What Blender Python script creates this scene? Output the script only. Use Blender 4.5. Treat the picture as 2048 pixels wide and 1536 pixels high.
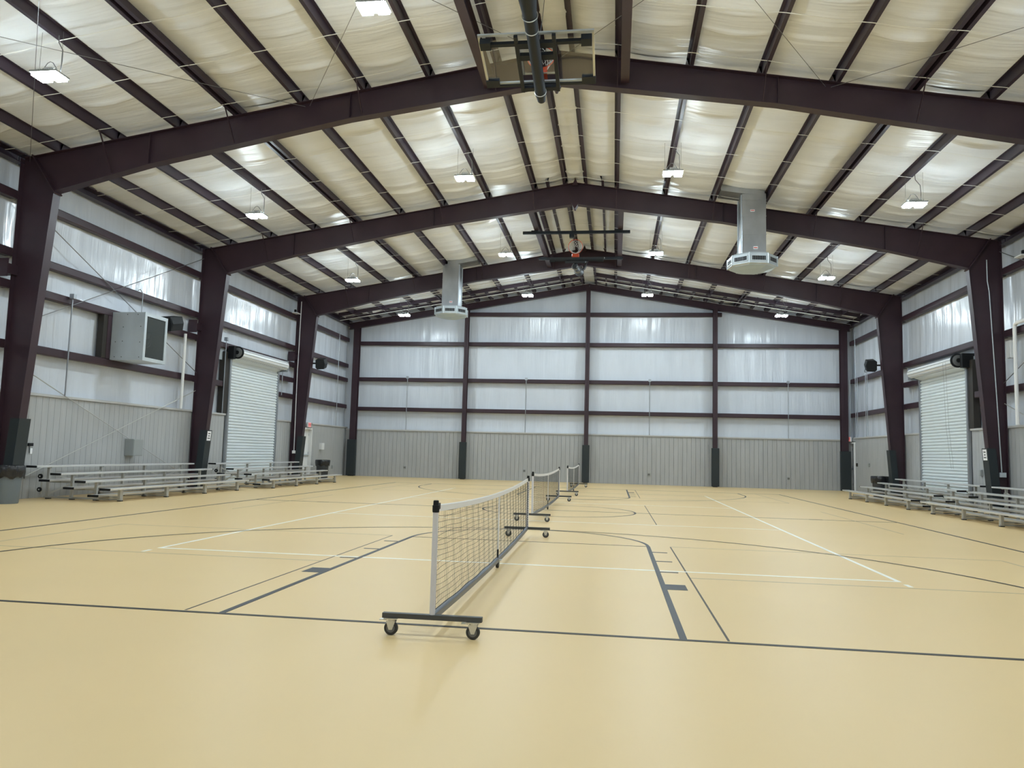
import bpy, bmesh, math, random
from mathutils import Vector, Matrix
random.seed(7)
for o in list(bpy.data.objects): bpy.data.objects.remove(o)
SC = bpy.context.scene
COL = SC.collection

# ------------------------------------------------------------------ camera
cam_d = bpy.data.cameras.new('camera'); cam = bpy.data.objects.new('camera', cam_d); COL.objects.link(cam)
F_PX = 1516.43
YAW, PITCH, ROLL = 0.13504, 0.09079, 0.02621
cam_d.sensor_width = 36.0; cam_d.sensor_fit = 'HORIZONTAL'; cam_d.lens = F_PX / 2048 * 36.0
cam_d.clip_start = 0.05; cam_d.clip_end = 200
cy, sy, cp, sp = math.cos(YAW), math.sin(YAW), math.cos(PITCH), math.sin(PITCH)
fwd = Vector((-sy * cp, cy * cp, sp)); right = Vector((cy, sy, 0)); up = right.cross(fwd)
r2 = right * math.cos(ROLL) + up * math.sin(ROLL); u2 = -right * math.sin(ROLL) + up * math.cos(ROLL)
cam.matrix_world = Matrix(((r2.x, u2.x, -fwd.x, 1.276), (r2.y, u2.y, -fwd.y, -5.808), (r2.z, u2.z, -fwd.z, 1.329), (0, 0, 0, 1)))
SC.camera = cam

# ------------------------------------------------------------------ world / exposure (the hall is lit by its lamps and glowing strips added to them)
w = bpy.data.worlds.new('world'); SC.world = w; w.use_nodes = True
w.node_tree.nodes['Background'].inputs[0].default_value = (0.02, 0.02, 0.02, 1)
w.node_tree.nodes['Background'].inputs[1].default_value = 0.0
LAMP_STRENGTH = 358.0
SC.view_settings.view_transform = 'Standard'; SC.view_settings.look = 'None'
SC.view_settings.gamma = 1.0; SC.view_settings.use_curve_mapping = False
SC.view_settings.exposure = 0.0

# ------------------------------------------------------------------ materials
MATS = {}
def mat(name, col, rough=0.5, metal=0.0, spec=0.5, coat=0.0, coat_rough=0.05, noise=None, bump=None, coords='Object', trans=0.0, emit=None, alpha=None):
    """noise=(scale_xyz, amount) value variation of the base colour; bump=[(scale_xyz, strength, distance, detail)...]"""
    m = bpy.data.materials.new(name); m.use_nodes = True
    nt = m.node_tree; b = nt.nodes['Principled BSDF']
    b.inputs['Base Color'].default_value = (*col, 1); b.inputs['Roughness'].default_value = rough
    b.inputs['Metallic'].default_value = metal; b.inputs['Specular IOR Level'].default_value = spec
    b.inputs['Coat Weight'].default_value = coat; b.inputs['Coat Roughness'].default_value = coat_rough
    b.inputs['Transmission Weight'].default_value = trans
    if emit:
        b.inputs['Emission Color'].default_value = (*emit[0], 1); b.inputs['Emission Strength'].default_value = emit[1]
    tc = None
    def mapped(sc):
        nonlocal tc
        if tc is None: tc = nt.nodes.new('ShaderNodeNewGeometry') if coords == 'World' else nt.nodes.new('ShaderNodeTexCoord')
        mp = nt.nodes.new('ShaderNodeMapping'); mp.inputs['Scale'].default_value = sc
        nt.links.new(tc.outputs['Position' if coords == 'World' else 'Object'], mp.inputs['Vector'])
        return mp.outputs[0]
    if noise:
        n = nt.nodes.new('ShaderNodeTexNoise'); n.inputs['Detail'].default_value = 4; n.inputs['Scale'].default_value = 1
        nt.links.new(mapped(noise[0]), n.inputs['Vector'])
        r = nt.nodes.new('ShaderNodeMapRange'); r.inputs[1].default_value = 0.3; r.inputs[2].default_value = 0.7
        r.inputs[3].default_value = 1 - noise[1]; r.inputs[4].default_value = 1 + noise[1]
        nt.links.new(n.outputs[0], r.inputs[0])
        mx = nt.nodes.new('ShaderNodeMix'); mx.data_type = 'RGBA'; mx.blend_type = 'MULTIPLY'
        mx.inputs[0].default_value = 1; mx.inputs[6].default_value = (*col, 1)
        nt.links.new(r.outputs[0], mx.inputs[7]); nt.links.new(mx.outputs[2], b.inputs['Base Color'])
    if bump:
        prev = None
        for sc, st, dist, det in bump:
            n = nt.nodes.new('ShaderNodeTexNoise'); n.inputs['Scale'].default_value = 1; n.inputs['Detail'].default_value = det
            nt.links.new(mapped(sc), n.inputs['Vector'])
            bp = nt.nodes.new('ShaderNodeBump'); bp.inputs['Strength'].default_value = st; bp.inputs['Distance'].default_value = dist
            nt.links.new(n.outputs[0], bp.inputs['Height'])
            if prev: nt.links.new(prev.outputs[0], bp.inputs['Normal'])
            prev = bp
        nt.links.new(prev.outputs[0], b.inputs['Normal'])
    MATS[name] = m
    return m

M_FLOOR = mat('floor_urethane', (0.765, 0.560, 0.285), 0.40, spec=0.30, noise=((0.35, 0.35, 1), 0.025), bump=[((1.2, 1.2, 1), 0.02, 0.01, 2)], coords='World')
M_BLACKLINE = mat('line_charcoal', (0.040, 0.035, 0.031), 0.45, spec=0.2)
M_LANE = mat('line_lane_sheen', (0.055, 0.056, 0.064), 0.45, spec=0.2)  # dark lane paint with its glossy reflection put into the colour
M_THINLINE = mat('line_thin_brown', (0.085, 0.068, 0.055), 0.45, spec=0.2)
M_FAINTLINE = mat('line_faint_tan', (0.45, 0.37, 0.24), 0.40, spec=0.30)
M_WHITELINE = mat('line_white', (0.94, 0.92, 0.86), 0.40, spec=0.30)
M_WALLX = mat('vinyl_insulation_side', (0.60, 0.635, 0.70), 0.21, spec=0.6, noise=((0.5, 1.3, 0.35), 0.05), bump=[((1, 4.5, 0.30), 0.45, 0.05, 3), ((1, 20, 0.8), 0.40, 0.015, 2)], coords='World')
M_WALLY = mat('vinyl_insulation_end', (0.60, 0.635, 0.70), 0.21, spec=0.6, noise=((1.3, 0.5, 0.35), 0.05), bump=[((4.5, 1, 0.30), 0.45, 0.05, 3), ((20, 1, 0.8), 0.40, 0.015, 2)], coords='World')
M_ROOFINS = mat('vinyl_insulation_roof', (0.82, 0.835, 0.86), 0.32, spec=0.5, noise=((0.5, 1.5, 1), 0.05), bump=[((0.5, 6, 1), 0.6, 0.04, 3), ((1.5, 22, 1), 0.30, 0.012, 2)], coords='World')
M_STEEL = mat('red_oxide_steel', (0.037, 0.018, 0.026), 0.45, spec=0.45, noise=((2, 2, 2), 0.12), coords='World')
M_PURLIN = mat('red_oxide_purlin', (0.036, 0.023, 0.036), 0.45, spec=0.45, noise=((2, 2, 2), 0.12), coords='World')
M_PLANK = mat('grey_painted_siding', (0.40, 0.405, 0.41), 0.55, spec=0.35, noise=((6, 6, 0.8), 0.06), bump=[((30, 30, 1.5), 0.15, 0.004, 3)], coords='World')
M_CAP = mat('grey_painted_trim', (0.48, 0.475, 0.47), 0.5, spec=0.35)
M_GROOVE = mat('siding_backing', (0.20, 0.205, 0.21), 0.7)
M_PAD = mat('dark_vinyl_pad', (0.020, 0.027, 0.031), 0.5, spec=0.4)
M_ALU = mat('mill_aluminium', (0.72, 0.73, 0.74), 0.30, metal=0.6, noise=((3, 0.4, 3), 0.05))
M_ALUD = mat('aluminium_frame', (0.48, 0.48, 0.46), 0.45, metal=0.35)
M_GALV = mat('galvanised_sheet', (0.40, 0.42, 0.45), 0.30, metal=0.75, noise=((3, 3, 1.5), 0.10))
M_GALVL = mat('galvanised_light', (0.52, 0.57, 0.61), 0.38, metal=0.25, noise=((3, 3, 1.5), 0.06))
M_PAN = mat('diffuser_pan_paint', (0.42, 0.51, 0.60), 0.4)
M_BLACK = mat('black_plastic', (0.010, 0.011, 0.013), 0.6, spec=0.25)
M_RUBBER = mat('dark_rubber', (0.035, 0.036, 0.038), 0.6)
M_HUB = mat('grey_wheel_hub', (0.14, 0.145, 0.15), 0.5)
M_ZINC = mat('zinc_plate', (0.62, 0.63, 0.62), 0.3, metal=0.8)
M_SLATE = mat('slate_powder_coat', (0.105, 0.115, 0.135), 0.4)
M_DKBAR = mat('charcoal_powder_coat', (0.055, 0.058, 0.06), 0.45)
M_POSTW = mat('white_powder_coat', (0.66, 0.65, 0.70), 0.4)
M_TAPE = mat('white_net_tape', (0.78, 0.77, 0.77), 0.7)
M_CORD = mat('black_net_cord', (0.02, 0.02, 0.02), 0.8)
M_WHITE = mat('white_paint', (0.74, 0.745, 0.75), 0.45)
M_SLAT = mat('door_slat_grey', (0.68, 0.725, 0.75), 0.36, spec=0.5)
M_PAPER = mat('paper', (0.85, 0.85, 0.87), 0.6)
M_INK = mat('printed_grey', (0.10, 0.10, 0.11), 0.6)
M_EXIT = mat('exit_sign_red', (0.72, 0.30, 0.30), 0.4, emit=((1.0, 0.25, 0.25), 0.35))
M_BINGREY = mat('grey_bin_plastic', (0.15, 0.18, 0.21), 0.5)
M_BINDARK = mat('dark_bin_plastic', (0.030, 0.035, 0.045), 0.45)
M_BAG = mat('black_bin_bag', (0.015, 0.015, 0.018), 0.25, bump=[((14, 14, 10), 0.6, 0.03, 3)])
M_BOXGREY = mat('grey_enclosure', (0.30, 0.315, 0.31), 0.45)
M_PVC = mat('white_pvc', (0.78, 0.77, 0.76), 0.35)
M_RIM = mat('orange_rim', (0.60, 0.08, 0.03), 0.4)
M_NETW = mat('white_hoop_net', (0.80, 0.79, 0.77), 0.8)
M_HOOPBLK = mat('hoop_black_coat', (0.016, 0.020, 0.026), 0.5, spec=0.3)
M_TARGET = mat('board_white_mark', (0.60, 0.62, 0.60), 0.5)
M_CREAM = mat('board_padding_cream', (0.62, 0.59, 0.48), 0.6)
M_CABLE = mat('steel_cable', (0.22, 0.22, 0.23), 0.4, metal=0.6)
M_STRAP = mat('white_strap', (0.82, 0.82, 0.80), 0.5)
M_DARKIN = mat('dark_interior', (0.012, 0.013, 0.015), 0.8)
M_YELLOW = mat('yellow_label', (0.55, 0.45, 0.05), 0.5)
M_RED = mat('red_print', (0.55, 0.10, 0.08), 0.5)
M_LED = mat('led_panel', (1, 1, 1), 0.5, emit=((0.80, 0.94, 1.0), LAMP_STRENGTH))

def glass_mat(name, tint, alpha):
    m = bpy.data.materials.new(name); m.use_nodes = True; nt = m.node_tree; nt.nodes.clear()
    out = nt.nodes.new('ShaderNodeOutputMaterial'); tr = nt.nodes.new('ShaderNodeBsdfTransparent'); gl = nt.nodes.new('ShaderNodeBsdfGlossy')
    tr.inputs[0].default_value = (*tint, 1); gl.inputs['Roughness'].default_value = 0.03
    mx = nt.nodes.new('ShaderNodeMixShader'); mx.inputs[0].default_value = alpha
    nt.links.new(tr.outputs[0], mx.inputs[1]); nt.links.new(gl.outputs[0], mx.inputs[2]); nt.links.new(mx.outputs[0], out.inputs[0])
    return m
M_GLASS = glass_mat('tempered_glass', (0.94, 0.95, 0.96), 0.09)
def screen_mat():
    m = bpy.data.materials.new('wire_screen'); m.use_nodes = True; nt = m.node_tree
    b = nt.nodes['Principled BSDF']; b.inputs['Base Color'].default_value = (0.045, 0.052, 0.05, 1); b.inputs['Roughness'].default_value = 0.5
    b.inputs['Alpha'].default_value = 0.50
    return m
M_SCREEN = screen_mat()

# ------------------------------------------------------------------ mesh helpers
class MB:
    def __init__(s): s.v = []; s.f = []
    def add(s, vs, fs):
        n = len(s.v); s.v += [tuple(v) for v in vs]; s.f += [tuple(i + n for i in f) for f in fs]; return s
    def box(s, x0, x1, y0, y1, z0, z1):
        return s.add([(x0,y0,z0),(x1,y0,z0),(x1,y1,z0),(x0,y1,z0),(x0,y0,z1),(x1,y0,z1),(x1,y1,z1),(x0,y1,z1)],
                     [(0,3,2,1),(4,5,6,7),(0,1,5,4),(1,2,6,5),(2,3,7,6),(3,0,4,7)])
    def bbox(s, x0, x1, y0, y1, z0, z1, b):
        """box with chamfered vertical+horizontal edges"""
        bm = bmesh.new(); vs = [bm.verts.new(c) for c in [(x0,y0,z0),(x1,y0,z0),(x1,y1,z0),(x0,y1,z0),(x0,y0,z1),(x1,y0,z1),(x1,y1,z1),(x0,y1,z1)]]
        for f in [(0,3,2,1),(4,5,6,7),(0,1,5,4),(1,2,6,5),(2,3,7,6),(3,0,4,7)]: bm.faces.new([vs[i] for i in f])
        bmesh.ops.bevel(bm, geom=list(bm.edges), offset=b, segments=2, affect='EDGES', profile=0.5)
        bm.verts.index_update()
        s.add([v.co for v in bm.verts], [[v.index for v in f.verts] for f in bm.faces]); bm.free(); return s
    def bar(s, p0, p1, w, h, upv=(0,0,1)):
        """rectangular bar from p0 to p1, w sideways, h along up"""
        p0, p1 = Vector(p0), Vector(p1); d = (p1 - p0).normalized(); u = Vector(upv); sd = d.cross(u)
        if sd.length < 1e-4: sd = d.cross(Vector((1,0,0)))
        sd.normalize(); u = sd.cross(d).normalized(); vs = []
        for p in (p0, p1):
            for a, b in ((-1,-1),(1,-1),(1,1),(-1,1)): vs.append(p + sd*(a*w/2) + u*(b*h/2))
        return s.add(vs, [(0,1,2,3),(7,6,5,4),(0,4,5,1),(1,5,6,2),(2,6,7,3),(3,7,4,0)])
    def tube(s, pts, r, n=8, cap=True, closed=False):
        pts = [Vector(p) for p in pts]; N = len(pts); rs = r if isinstance(r, (list, tuple)) else [r]*N
        base = len(s.v); ref = None
        for i, p in enumerate(pts):
            if closed: d = (pts[(i+1) % N] - pts[i-1]).normalized()
            else: d = ((pts[min(i+1, N-1)] - pts[max(i-1, 0)])).normalized()
            if ref is None:
                ref = Vector((0,0,1)) if abs(d.z) < 0.9 else Vector((1,0,0))
            a = d.cross(ref).normalized(); b = a.cross(d).normalized(); ref = b
            for k in range(n):
                t = 2*math.pi*k/n; s.v.append(tuple(p + (a*math.cos(t) + b*math.sin(t))*rs[i]))
        for i in range(N if closed else N-1):
            j = (i+1) % N
            for k in range(n):
                k2 = (k+1) % n
                s.f.append((base+i*n+k, base+i*n+k2, base+j*n+k2, base+j*n+k))
        if cap and not closed:
            s.f.append(tuple(base+k for k in range(n))[::-1]); s.f.append(tuple(base+(N-1)*n+k for k in range(n)))
        return s
    def prism(s, poly, axis, a, b):
        """poly in the plane perpendicular to axis; axis 'x': poly=(y,z); 'y': (x,z); 'z': (x,y)"""
        def P(q, t): return {'x': (t, q[0], q[1]), 'y': (q[0], t, q[1]), 'z': (q[0], q[1], t)}[axis]
        n = len(poly); vs = [P(q, a) for q in poly] + [P(q, b) for q in poly]
        fs = [tuple(range(n))[::-1], tuple(range(n, 2*n))] + [(i, (i+1) % n, n+(i+1) % n, n+i) for i in range(n)]
        return s.add(vs, fs)
    def lathe(s, prof, c=(0,0), n=24, a0=0.0):
        base = len(s.v)
        for r, z in prof:
            for k in range(n):
                t = a0 + 2*math.pi*k/n; s.v.append((c[0]+r*math.cos(t), c[1]+r*math.sin(t), z))
        for i in range(len(prof)-1):
            for k in range(n):
                k2 = (k+1) % n; s.f.append((base+i*n+k, base+i*n+k2, base+(i+1)*n+k2, base+(i+1)*n+k))
        s.f.append(tuple(base+k for k in range(n))[::-1]); s.f.append(tuple(base+(len(prof)-1)*n+k for k in range(n)))
        return s
    def disc(s, c, r, axis, t, n=20, prof=None):
        """short cylinder centred at c along axis"""
        ax = {'x': Vector((1,0,0)), 'y': Vector((0,1,0)), 'z': Vector((0,0,1))}[axis]
        return s.tube([Vector(c) - ax*t/2, Vector(c) - ax*t/2*0.6, Vector(c) + ax*t/2*0.6, Vector(c) + ax*t/2], [r*0.92, r, r, r*0.92], n)
    def mesh(s, name, m, off=(0,0,0), smooth=False):
        me = bpy.data.meshes.new(name)
        me.from_pydata([(a-off[0], b-off[1], c-off[2]) for a, b, c in s.v], [], s.f)
        bm = bmesh.new(); bm.from_mesh(me); bmesh.ops.recalc_face_normals(bm, faces=bm.faces); bm.to_mesh(me); bm.free()
        if m: me.materials.append(m)
        if smooth:
            me.polygons.foreach_set('use_smooth', [True]*len(me.polygons))
            if hasattr(me, 'set_sharp_from_angle'): me.set_sharp_from_angle(angle=math.radians(40))
        me.update(); return me
    def build(s, name, m, parent=None, smooth=False, label=None):
        """vertices in world coordinates; parent is an unrotated object at its location"""
        off = WORLD_OFF(parent)
        o = bpy.data.objects.new(name, s.mesh(name, m, off, smooth)); COL.objects.link(o); o.parent = parent
        if label: o['label'] = label
        return o
def WORLD_OFF(o):
    v = Vector((0,0,0))
    while o: v += o.location; o = o.parent
    return v
def put(me, name, parent, loc):
    o = bpy.data.objects.new(name, me); COL.objects.link(o); o.parent = parent; o.location = Vector(loc) - WORLD_OFF(parent); return o
def thing(name, label, cat, loc, group=None):
    o = bpy.data.objects.new(name, None); COL.objects.link(o); o.location = loc; o.empty_display_size = 0.2
    o['label'] = label; o['category'] = cat
    if group: o['group'] = group
    return o
def tag(o, label, cat, group=None):
    o['label'] = label; o['category'] = cat
    if group: o['group'] = group
    return o
def struct(o): o['kind'] = 'structure'; return o
def copy_tree(o, parent=None):
    c = o.copy(); COL.objects.link(c); c.parent = parent
    for ch in o.children: copy_tree(ch, c)
    return c

# ------------------------------------------------------------------ dimensions
YA, YB, YC = 9.2, 16.85, 24.35
Y0, YE = -6.7, 31.05            # end walls (insulation face)
YN = 1.6
BAYS = [(Y0, YN), (YN, YA), (YA, YB), (YB, YC), (YC, YE)]
XW = 12.24
zt = lambda x: 9.62 - 0.164*abs(x)          # top of the rafters / underside of the purlins

# ------------------------------------------------------------------ floor + court lines
floor = struct(MB().box(-12.6, 12.6, Y0-0.4, YE+0.4, -0.2, 0.0).build('floor', M_FLOOR))
LZ = [0.0012]
def line(x0, x1, y0, y1, m, name='painted_line'):
    LZ[0] += 0.00003
    MB().box(x0, x1, y0, y1, 0.0, LZ[0]).build(name, m, floor)
def arc(cx, cyy, r, a0, a1, wd, m, n=64):
    LZ[0] += 0.00003; z = LZ[0]; mb = MB(); vs = []; fs = []
    for i in range(n+1):
        t = math.radians(a0 + (a1-a0)*i/n)
        for rr in (r-wd/2, r+wd/2): vs.append((cx+rr*math.cos(t), cyy+rr*math.sin(t), z))
    for i in range(n): fs.append((2*i, 2*i+1, 2*i+3, 2*i+2))
    mb.add(vs, fs).build('painted_arc', m, floor)
YM = 12.395; YF = 24.79; XS = 7.62
# faint pickleball outlines
for y0, y1 in ((0.05, 5.85), (9.5, 15.29), (18.94, 24.74)):
    ym = (y0+y1)/2
    for s in (-1, 1):
        line(min(s*2.13, s*6.7), max(s*2.13, s*6.7), ym-0.012, ym+0.012, M_FAINTLINE)
        line(s*6.7-0.012, s*6.7+0.012, y0, y1, M_FAINTLINE)
        line(s*2.13-0.009, s*2.13+0.009, y0, y1, M_THINLINE)
        ye = y1 if y0 < 5 else y0
        if y0 < 5 or y0 > 15: line(min(s*2.13, s*6.7), max(s*2.13, s*6.7), ye-0.010, ye+0.010, M_FAINTLINE)
# volleyball, white
for s in (-1, 1):
    line(s*4.475-0.026, s*4.475+0.026, YM-9, YM+9, M_WHITELINE)
    line(-4.5, 4.5, YM+s*9-0.026, YM+s*9+0.026, M_WHITELINE) if s < 0 else line(-4.5, 4.5, YM+9-0.02, YM+9+0.02, M_FAINTLINE)
    line(-4.5, 4.5, YM+s*3-0.024, YM+s*3+0.024, M_WHITELINE)
    for t in (-1, 1): line(s*4.475-0.026, s*4.475+0.026, min(YM+t*9.2, YM+t*9.37), max(YM+t*9.2, YM+t*9.37), M_WHITELINE)
# basketball, dark
line(-XS-0.03, XS+0.03, -0.025, 0.025, M_BLACKLINE); line(-XS-0.03, XS+0.03, YF-0.025, YF+0.025, M_BLACKLINE)
for s in (-1, 1): line(s*XS-0.028, s*XS+0.028, 0.0, YF, M_BLACKLINE)
line(-XS, XS, YM-0.022, YM+0.022, M_THINLINE)
arc(0, YM, 1.80, 0, 360, 0.05, M_BLACKLINE)
for end in (0, 1):
    g = (lambda y: y) if end == 0 else (lambda y: YF - y)
    def ln(x0, x1, ya, yb, m=M_LANE): line(x0, x1, min(g(ya), g(yb)), max(g(ya), g(yb)), m)
    for s in (-1, 1):
        ln(min(s*1.775, s*1.83), max(s*1.775, s*1.83), 0, 5.79)
        ln(min(s*1.83, s*2.035), max(s*1.83, s*2.035), 2.13, 2.44)
        for k, yy in enumerate((2.44+0.86, 2.44+0.86*2+0.05, 2.44+0.86*3+0.1)):
            ln(min(s*1.83, s*2.035), max(s*1.83, s*2.035), yy-0.025, yy+0.025)
        ln(min(s*5.995, s*6.045), max(s*5.995, s*6.045), 0.0 if end == 0 else 0.35, 1.6)
    ln(-1.83, 1.83, 5.765, 5.79, M_THINLINE)
    if end == 0: arc(0, 5.78, 1.80, 0, 180, 0.05, M_LANE); arc(0, 1.6, 6.02, 0, 180, 0.05, M_BLACKLINE, 96)
    else: arc(0, YF-5.78, 1.80, 180, 360, 0.05, M_BLACKLINE); arc(0, YF-1.6, 6.02, 180, 360, 0.05, M_BLACKLINE, 96)
for s in (-1, 1): line(s*5.85-0.15, s*5.85+0.15, YM-0.035, YM+0.035, M_BLACKLINE)

# ------------------------------------------------------------------ walls: vinyl faced insulation pillowed between the girts
ZL = [3.44, 4.77, 5.49, 6.80]; ZR = [3.44, 5.00, 6.77]; ZBK = [3.35, 4.84, 6.66, 8.15]
def pillow(z, levels, amp=0.03):
    ls = [2.40] + levels + [9.8]
    for a, b in zip(ls, ls[1:]):
        if a <= z <= b:
            t = (z-a)/(b-a); return amp*(1-(2*t-1)**4)
    return 0
def wall_grid(name, m, axis, pos, sgn, a0, a1, top, levels, na, nz):
    """continuous inner sheet; sgn: outward direction along axis"""
    mb = MB(); rnd = random.Random(hash(name) % 1000); vs = []; fs = []
    for i in range(na+1):
        a = a0 + (a1-a0)*i/na; zt_ = top(a); pinch = 0.012*(1 if (i % max(1, int(na/ (a1-a0) *1.52))) == 0 else 0)
        for k in range(nz+1):
            z = zt_*k/nz; d = pillow(z, levels) + 0.006*math.sin(a*9.1+1.7*math.sin(z*1.3)) - pinch
            p = pos + sgn*d
            vs.append((p, a, z) if axis == 'x' else (a, p, z))
    for i in range(na):
        for k in range(nz):
            q = i*(nz+1)+k; fs.append((q, q+1, q+nz+2, q+nz+1))
    mb.add(vs, fs)
    # outer skin so the wall has thickness
    n = len(mb.v); p = pos + sgn*0.16
    vs = []; fs = []
    for i in range(na+1):
        a = a0 + (a1-a0)*i/na
        for z in (0, top(a)): vs.append((p, a, z) if axis == 'x' else (a, p, z))
    for i in range(na): fs.append((2*i, 2*i+1, 2*i+3, 2*i+2))
    mb.add(vs, fs)
    me = bpy.data.meshes.new(name); me.from_pydata(mb.v, [], mb.f); me.materials.append(m)
    me.polygons.foreach_set('use_smooth', [True]*len(me.polygons)); me.update()
    o = bpy.data.objects.new(name, me); COL.objects.link(o); return struct(o)
top_side = lambda a: zt(XW)+0.28
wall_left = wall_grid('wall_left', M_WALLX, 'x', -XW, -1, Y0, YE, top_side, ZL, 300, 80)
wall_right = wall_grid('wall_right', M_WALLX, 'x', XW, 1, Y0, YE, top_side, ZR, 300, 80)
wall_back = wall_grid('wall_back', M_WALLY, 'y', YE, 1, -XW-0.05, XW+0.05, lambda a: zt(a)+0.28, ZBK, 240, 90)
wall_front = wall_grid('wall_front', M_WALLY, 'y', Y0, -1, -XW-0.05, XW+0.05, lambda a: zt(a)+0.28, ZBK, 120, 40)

# girts (steel channels on the inside of the insulation)
def girt_profile(d):      # (depth, z) cross-section, depth 0 = inner face
    return [(0.0,-0.075),(0.0,0.075),(0.012,0.095),(0.05,0.10),(0.05,0.088),(d,0.088),(d,0.070),(0.03,0.070),(0.03,-0.070),(d,-0.070),(d,-0.088),(0.05,-0.088),(0.05,-0.10),(0.012,-0.095)]
def girt_x(s, z, y0, y1, wall):
    prof = [(s*(12.03 + d), z+h) for d, h in girt_profile(0.19)]
    MB().prism(prof, 'y', y0, y1).build('girt', M_STEEL, wall)
COLH = 0.10   # half width of the frame columns
gaps = [(Y0, YN-COLH), (YN+COLH, YA-COLH), (YA+COLH, YB-COLH), (YB+COLH, YC-COLH), (YC+COLH, YE-0.30)]
for bi, (a, b) in enumerate(gaps):
    for z in ZL:
        if bi == 3 and z < 4.5: girt_x(-1, z, a, 18.52, wall_left); girt_x(-1, z, 22.86, b, wall_left)
        else: girt_x(-1, z, a, b, wall_left)
    for z in ZR:
        if bi == 3 and z < 4.5: girt_x(1, z, a, 18.62, wall_right); girt_x(1, z, 22.80, b, wall_right)
        else: girt_x(1, z, a, b, wall_right)
girt_x(1, 4.25, 22.80, YC-COLH, wall_right); girt_x(-1, 4.12, 22.86, YC-COLH, wall_left)
BCX = [-11.62, -6.0, -0.04, 5.97, 11.74]
for z in ZBK:
    xs = [(-11.47, -6.1), (-5.9, -0.14), (0.06, 5.87), (6.07, 11.59)]
    if z > 8: xs = [(-6.25, -0.14), (0.06, 6.3)]
    for a, b in xs:
        prof = [(30.84 + d, z+h) for d, h in girt_profile(0.20)]
        MB().prism(prof, 'x', a, b).build('girt', M_STEEL, wall_back)

# wainscot: grooved plywood siding in planks, with a cap
def wains_x(s, wall, spans, h, first=6.9):
    me = MB().box(-0.07, 0.07, 0.004, 0.199, 0, h-0.03).mesh('siding_plank', M_PLANK)
    for y0, y1 in spans:
        n = max(1, round((y1-y0)/0.203)); stp = (y1-y0)/n
        MB().box(min(s*12.10, s*12.235), max(s*12.10, s*12.235), y0, y1, 0, h-0.03).build('siding_backing', M_GROOVE, wall)
        if y1 > first:
            for i in range(n):
                y = y0+i*stp
                if y > first:
                    o = put(me, 'siding_plank', wall, (s*12.148, y, 0)); o.scale = (1, stp/0.203, 1)
        else:
            MB().box(min(s*12.07, s*12.10), max(s*12.07, s*12.10), y0, y1, 0, h-0.03).build('siding_sheet', M_PLANK, wall)
        MB().bbox(min(s*12.03, s*12.235), max(s*12.03, s*12.235), y0-0.004, y1+0.004, h-0.06, h, 0.006).build('cap_rail', M_CAP, wall)
wains_x(-1, wall_left, [(Y0, YN), (YN, 6.9), (6.9, YA-0.0), (YA+0.0, YB), (YB, 18.86), (22.80, YC), (YC, 25.62), (26.52, YE-0.02)], 2.43)
wains_x(1, wall_right, [(Y0, YN), (YN, 6.9), (6.9, YA), (YA, YB), (YB, 18.98), (22.76, YC), (YC, 30.26), ], 2.43)
me = MB().box(0.004, 0.199, -0.06, 0.06, 0, 2.30).mesh('siding_plank', M_PLANK)
MB().box(-12.07, 12.07, 30.98, 31.045, 0, 2.30).build('siding_backing', M_GROOVE, wall_back)
nb = int(24.14/0.2032)
for i in range(nb): put(me, 'siding_plank', wall_back, (-12.07+i*24.14/nb, 30.965, 0))
for a, b in zip([-12.07]+BCX[1:4], BCX[1:4]+[12.07]): MB().bbox(a, b, 30.86, 31.045, 2.28, 2.345, 0.006).build('cap_rail', M_CAP, wall_back)
for o_, y_ in ((wall_left, 0),): pass
# door header sheets above the personnel doors
MB().box(-12.235, -12.08, 25.62, 26.52, 2.24, 2.43).build('siding_sheet', M_PLANK, wall_left)
MB().box(12.08, 12.235, 30.26, 31.03, 2.26, 2.43).build('siding_sheet', M_PLANK, wall_right)

# ------------------------------------------------------------------ ceiling: deck, insulation panels, purlins, straps
mb = MB()
for s in (-1, 1):
    mb.prism([(0, zt(0)+0.42), (s*(XW+0.2), zt(XW+0.2)+0.42), (s*(XW+0.2), zt(XW+0.2)+0.50), (0, zt(0)+0.50)], 'y', Y0-0.2, YE+0.2)
ceiling = struct(mb.build('ceiling', M_GALVL))
PX = [0.30, 1.25, 2.69, 4.10, 5.50, 6.95, 8.31, 9.78, 11.15]
EAVE = 12.12
def panel(x0, x1, y0, y1, sd):
    nu, nv = 7, max(20, int((y1-y0)*18)); rnd = random.Random(sd); vs = []; fs = []
    seams = []; y = y0 + rnd.uniform(0.3, 0.9)
    while y < y1: seams.append(y); y += rnd.choice((0.62, 0.95, 1.25, 1.35))
    ph = [rnd.uniform(0, 6.28) for _ in range(4)]
    for i in range(nv+1):
        y = y0 + (y1-y0)*i/nv
        fold = 0
        for k, sy_ in enumerate(seams):
            d = y - sy_; amp = 0.030 if k % 2 == 0 else 0.018
            fold += amp*math.exp(-(d/0.035)**2) + 0.55*amp*math.exp(-(d/(0.10 if d < 0 else 0.28))**2)
        for k in range(nu+1):
            u = k/nu; x = x0 + (x1-x0)*u
            b = math.sin(math.pi*u)
            z = zt(x) + 0.206 - b*(0.045 + fold*1.7 + 0.010*math.sin(y*4.1+ph[0]) + 0.007*math.sin(y*9.3+ph[1]+2*u)) 
            vs.append((x, y, z))
    for i in range(nv):
        for k in range(nu):
            q = i*(nu+1)+k; fs.append((q, q+1, q+nu+2, q+nu+1))
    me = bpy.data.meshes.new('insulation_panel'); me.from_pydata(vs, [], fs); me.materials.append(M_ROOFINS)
    me.polygons.foreach_set('use_smooth', [True]*len(me.polygons)); me.update()
    o = bpy.data.objects.new('insulation_panel', me); COL.objects.link(o); o.parent = ceiling
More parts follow.
